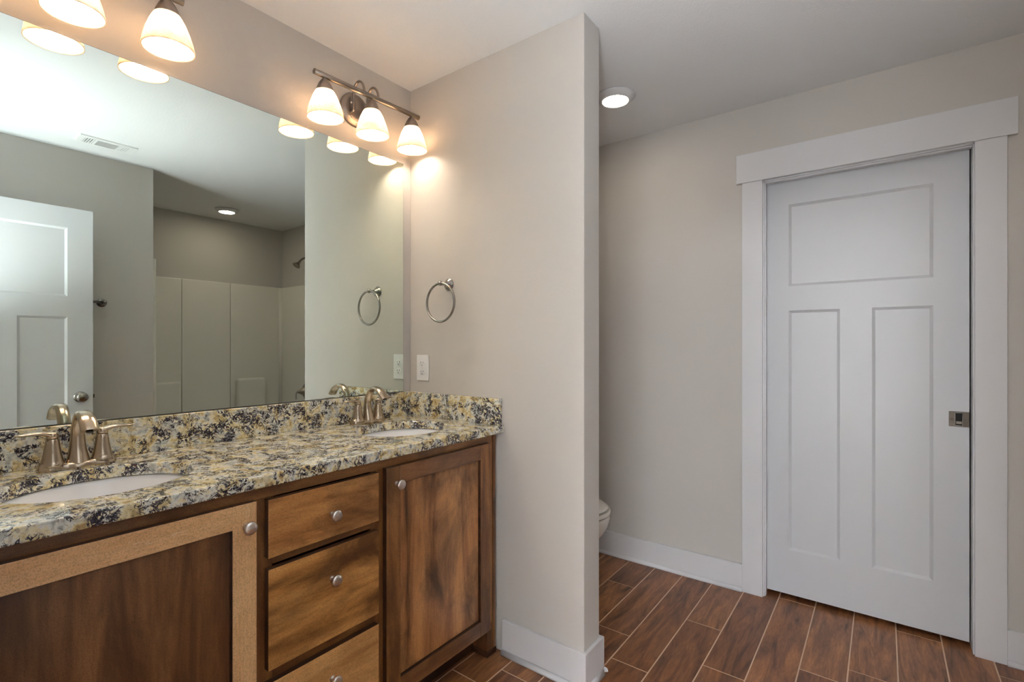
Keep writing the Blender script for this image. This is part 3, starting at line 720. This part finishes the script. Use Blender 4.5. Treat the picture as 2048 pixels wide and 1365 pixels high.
# ------------------------------------------------------------------ ceiling fittings
def disc_light(x, y, label):
    t = thing('ceiling_light', label, 'ceiling light', (x, y, H), group='round ceiling lights')
    bm = B(); lathe(bm, [(0.094, -0.0005), (0.095, -0.006), (0.090, -0.010), (0.074, -0.022), (0.068, -0.026), (0.063, -0.026), (0.060, -0.020), (0.0, -0.018)], n=56); obj('trim_ring', bm, M_TRIM, t)
    bm = B(); lathe(bm, [(0.0615, -0.0195), (0.0615, -0.0245), (0.050, -0.0265), (0.0, -0.028)], n=48); obj('lens', bm, M_LENS, t)
disc_light(0.760, 2.215, 'round lit ceiling light just right of the partition wall')
disc_light(2.885, 1.985, 'round lit ceiling light in the tub alcove, seen in the mirror')

t = thing('ceiling_vent', 'white rectangular ceiling register reflected in the mirror', 'vent', (1.938, 0.905, H))
bm = B()
for x0, x1, y0, y1 in ((-0.072, -0.045, -0.135, 0.135), (0.045, 0.072, -0.135, 0.135), (-0.045, 0.045, -0.135, -0.108), (-0.045, 0.045, 0.108, 0.135), (-0.045, 0.045, -0.062, -0.050), (-0.045, 0.045, 0.050, 0.062)):
    bx(bm, x0, x1, y0, y1, -0.008, -0.0005)
obj('vent_frame', bm, M_WHITEP, t)
bm = B(); bx(bm, -0.045, 0.045, -0.108, 0.108, -0.0022, -0.0008); obj('duct', bm, M_DARK, t)
for y0, y1, horiz in ((-0.050, 0.050, True), (-0.108, -0.062, False), (0.062, 0.108, False)):
    bm = B()
    if horiz:
        for i in range(9): bx(bm, -0.044+i*0.0098, -0.0405+i*0.0098, y0, y1, -0.0075, -0.0023)
    else:
        for i in range(4):
            bx(bm, -0.045, 0.045, y0+0.003+i*0.0115, y0+0.0085+i*0.0115 + (0.003 if y0 > 0 else 0), -0.0075, -0.0023)
    obj('louver', bm, M_WHITEP, t)

# ------------------------------------------------------------------ things seen in the mirror
t = thing('towel_bar', 'nickel towel bar on the wall behind the open door, in the mirror', 'towel bar', (XR, 0.64, 1.522))
for dy in (-0.305, 0.305):
    bm = B(); lathe(bm, [(0.027, 0.0005), (0.0275, 0.003), (0.025, 0.006), (0.0225, 0.0065), (0.021, 0.010), (0.0165, 0.013), (0.012, 0.018), (0.009, 0.028), (0.009, 0.058), (0.011, 0.062), (0.011, 0.074), (0.007, 0.078), (0, 0.079)], (0, dy, 0), '-x', 32); obj('post', bm, M_RING, t)
bm = B(); lathe(bm, [(0.0075, -0.297), (0.0075, 0.297)], (-0.068, 0, 0), 'y', 16); obj('rod', bm, M_RING, t)

# tub and surround
t = thing('bathtub', 'glossy off-white tub with shower surround in the alcove, in the mirror', 'bathtub', (XR, 0.5*(YA+YD), 0))
yc_ = 0.5*(YA+YD)
a0, a1 = YA+0.001-yc_, YD-0.001-yc_; d0, d1_ = 0.036, XA-0.001-XR
bm = B()
bx(bm, d0+0.02, d0+0.10, a0, a1, 0, 0.50, 0.012, 3); bx(bm, d1_-0.10, d1_, a0, a1, 0, 0.50)
bx(bm, d0+0.10, d1_-0.10, a0, a0+0.09, 0, 0.50); bx(bm, d0+0.10, d1_-0.10, a1-0.09, a1, 0, 0.50); bx(bm, d0+0.10, d1_-0.10, a0+0.09, a1-0.09, 0, 0.10)
obj('tub', bm, M_SURR, t)
ST = 1.852
bm = B(); bx(bm, 0.034, d1_, a0, a0+0.028, 0.5005, ST, 0.008, 3); obj('side_panel', bm, M_SURR, t)
bm = B(); bx(bm, 0.034, d1_, a1-0.028, a1, 0.5005, ST, 0.008, 3); obj('side_panel', bm, M_SURR, t)
bm = B()
for y0, y1 in ((YA+0.029, 1.766), (1.769, 2.181), (2.184, YD-0.030)):
    bx(bm, d1_-0.026, d1_, y0-yc_, y1-yc_, 0.5005, ST, 0.004, 2)
obj('back_panel', bm, M_SURR, t)
for y0, y1 in ((YA+0.032, 1.75), (2.225, 2.50)):
    bm = B(); bx(bm, d1_-0.085, d1_-0.0262, y0-yc_, y1-yc_, 0.5010, 0.925, 0.022, 4); obj('moulded_shelf', bm, M_SURR, t)
for yy in (a0+0.028, a1-0.028):
    bm = B(); lathe(bm, [(0.02, 0.5015), (0.02, ST-0.004)], (d1_-0.030, yy+(0.006 if yy < 0 else -0.006), 0), 'z', 20); obj('corner_cove', bm, M_SURR, t)

t = thing('shower_fixture', 'bell-shaped nickel shower head on a bent arm, in the mirror', 'shower head', (2.76, YD, 2.115))
bm = B(); lathe(bm, [(0.026, 0.0005), (0.024, 0.005), (0.012, 0.010)], (0, 0, 0), '-y', 24); obj('wall_flange', bm, M_LIGHTNICKEL, t)
bm = B(); sweep(bm, [(0, -0.003, 0), (0, -0.05, -0.002), (0, -0.090, -0.020), (0, -0.122, -0.052)], [(0.0095, 0.0095)]*4, (1, 0, 0), 14, 6); obj('shower_arm', bm, M_LIGHTNICKEL, t)
bm = B(); lathe(bm, [(0.0125, -0.004), (0.014, 0.008), (0.010, 0.014), (0.014, 0.020), (0.025, 0.034), (0.036, 0.050), (0.038, 0.056), (0.034, 0.058), (0.030, 0.054), (0, 0.055)], n=32)
hd = obj('spray_head', bm, M_LIGHTNICKEL, t); hd.location = (0, -0.118, -0.050); hd.rotation_euler = (PI-math.radians(38), 0, 0)

t = thing('shower_valve', 'nickel tub valve with lever on the alcove wall, in the mirror', 'shower valve', (2.775, YD-0.0295, 0.795))
bm = B(); lathe(bm, [(0.085, 0.0005), (0.083, 0.006), (0.066, 0.020), (0.044, 0.038), (0.028, 0.060), (0.017, 0.085), (0.010, 0.104), (0, 0.108)], (0, 0, 0), '-y', 40); vb = obj('escutcheon', bm, M_LIGHTNICKEL, t)
bm = B(); sweep(bm, [(0, -0.096, 0.0), (0, -0.108, -0.004), (0, -0.114, -0.020), (0, -0.115, -0.072)], [(0.008, 0.008), (0.007, 0.006), (0.006, 0.005), (0.008, 0.0045)], (1, 0, 0), 14, 6); obj('lever', bm, M_LIGHTNICKEL, t)

# ------------------------------------------------------------------ toilet
t = thing('toilet', 'white toilet peeking out from behind the partition wall', 'toilet', (0.0, 2.21, 0))
bm = B()
loft(bm, [(0.0, 0.41, 0, 0.225, 0.105), (0.02, 0.41, 0, 0.225, 0.105), (0.10, 0.41, 0, 0.190, 0.090), (0.18, 0.42, 0, 0.180, 0.096), (0.25, 0.435, 0, 0.205, 0.125), (0.31, 0.445, 0, 0.243, 0.165), (0.35, 0.448, 0, 0.262, 0.182), (0.390, 0.450, 0, 0.268, 0.185), (0.400, 0.450, 0, 0.262, 0.181)], 56, 2.15)
obj('bowl', bm, M_TOILET, t)
bm = B(); loft(bm, [(0.4035, 0.456, 0, 0.258, 0.184), (0.408, 0.456, 0, 0.265, 0.190), (0.421, 0.456, 0, 0.265, 0.190), (0.426, 0.456, 0, 0.259, 0.185)], 56, 2.15); obj('seat', bm, M_TOILET, t)
bm = B(); loft(bm, [(0.4295, 0.452, 0, 0.250, 0.180), (0.432, 0.452, 0, 0.256, 0.185), (0.437, 0.452, 0, 0.254, 0.183), (0.444, 0.452, 0, 0.235, 0.168), (0.449, 0.452, 0, 0.16, 0.11)], 56, 2.15); obj('lid', bm, M_TOILET, t)
bm = B(); bx(bm, 0.022, 0.205, -0.225, 0.225, 0.4005, 0.740, 0.015, 3); obj('tank', bm, M_TOILET, t)
bm = B(); bx(bm, 0.018, 0.215, -0.235, 0.235, 0.7405, 0.775, 0.010, 3); obj('tank_lid', bm, M_TOILET, t)
bm = B(); bx(bm, 0.2055, 0.217, -0.19, -0.12, 0.675, 0.690, 0.003, 2); obj('flush_lever', bm, M_RING, t)
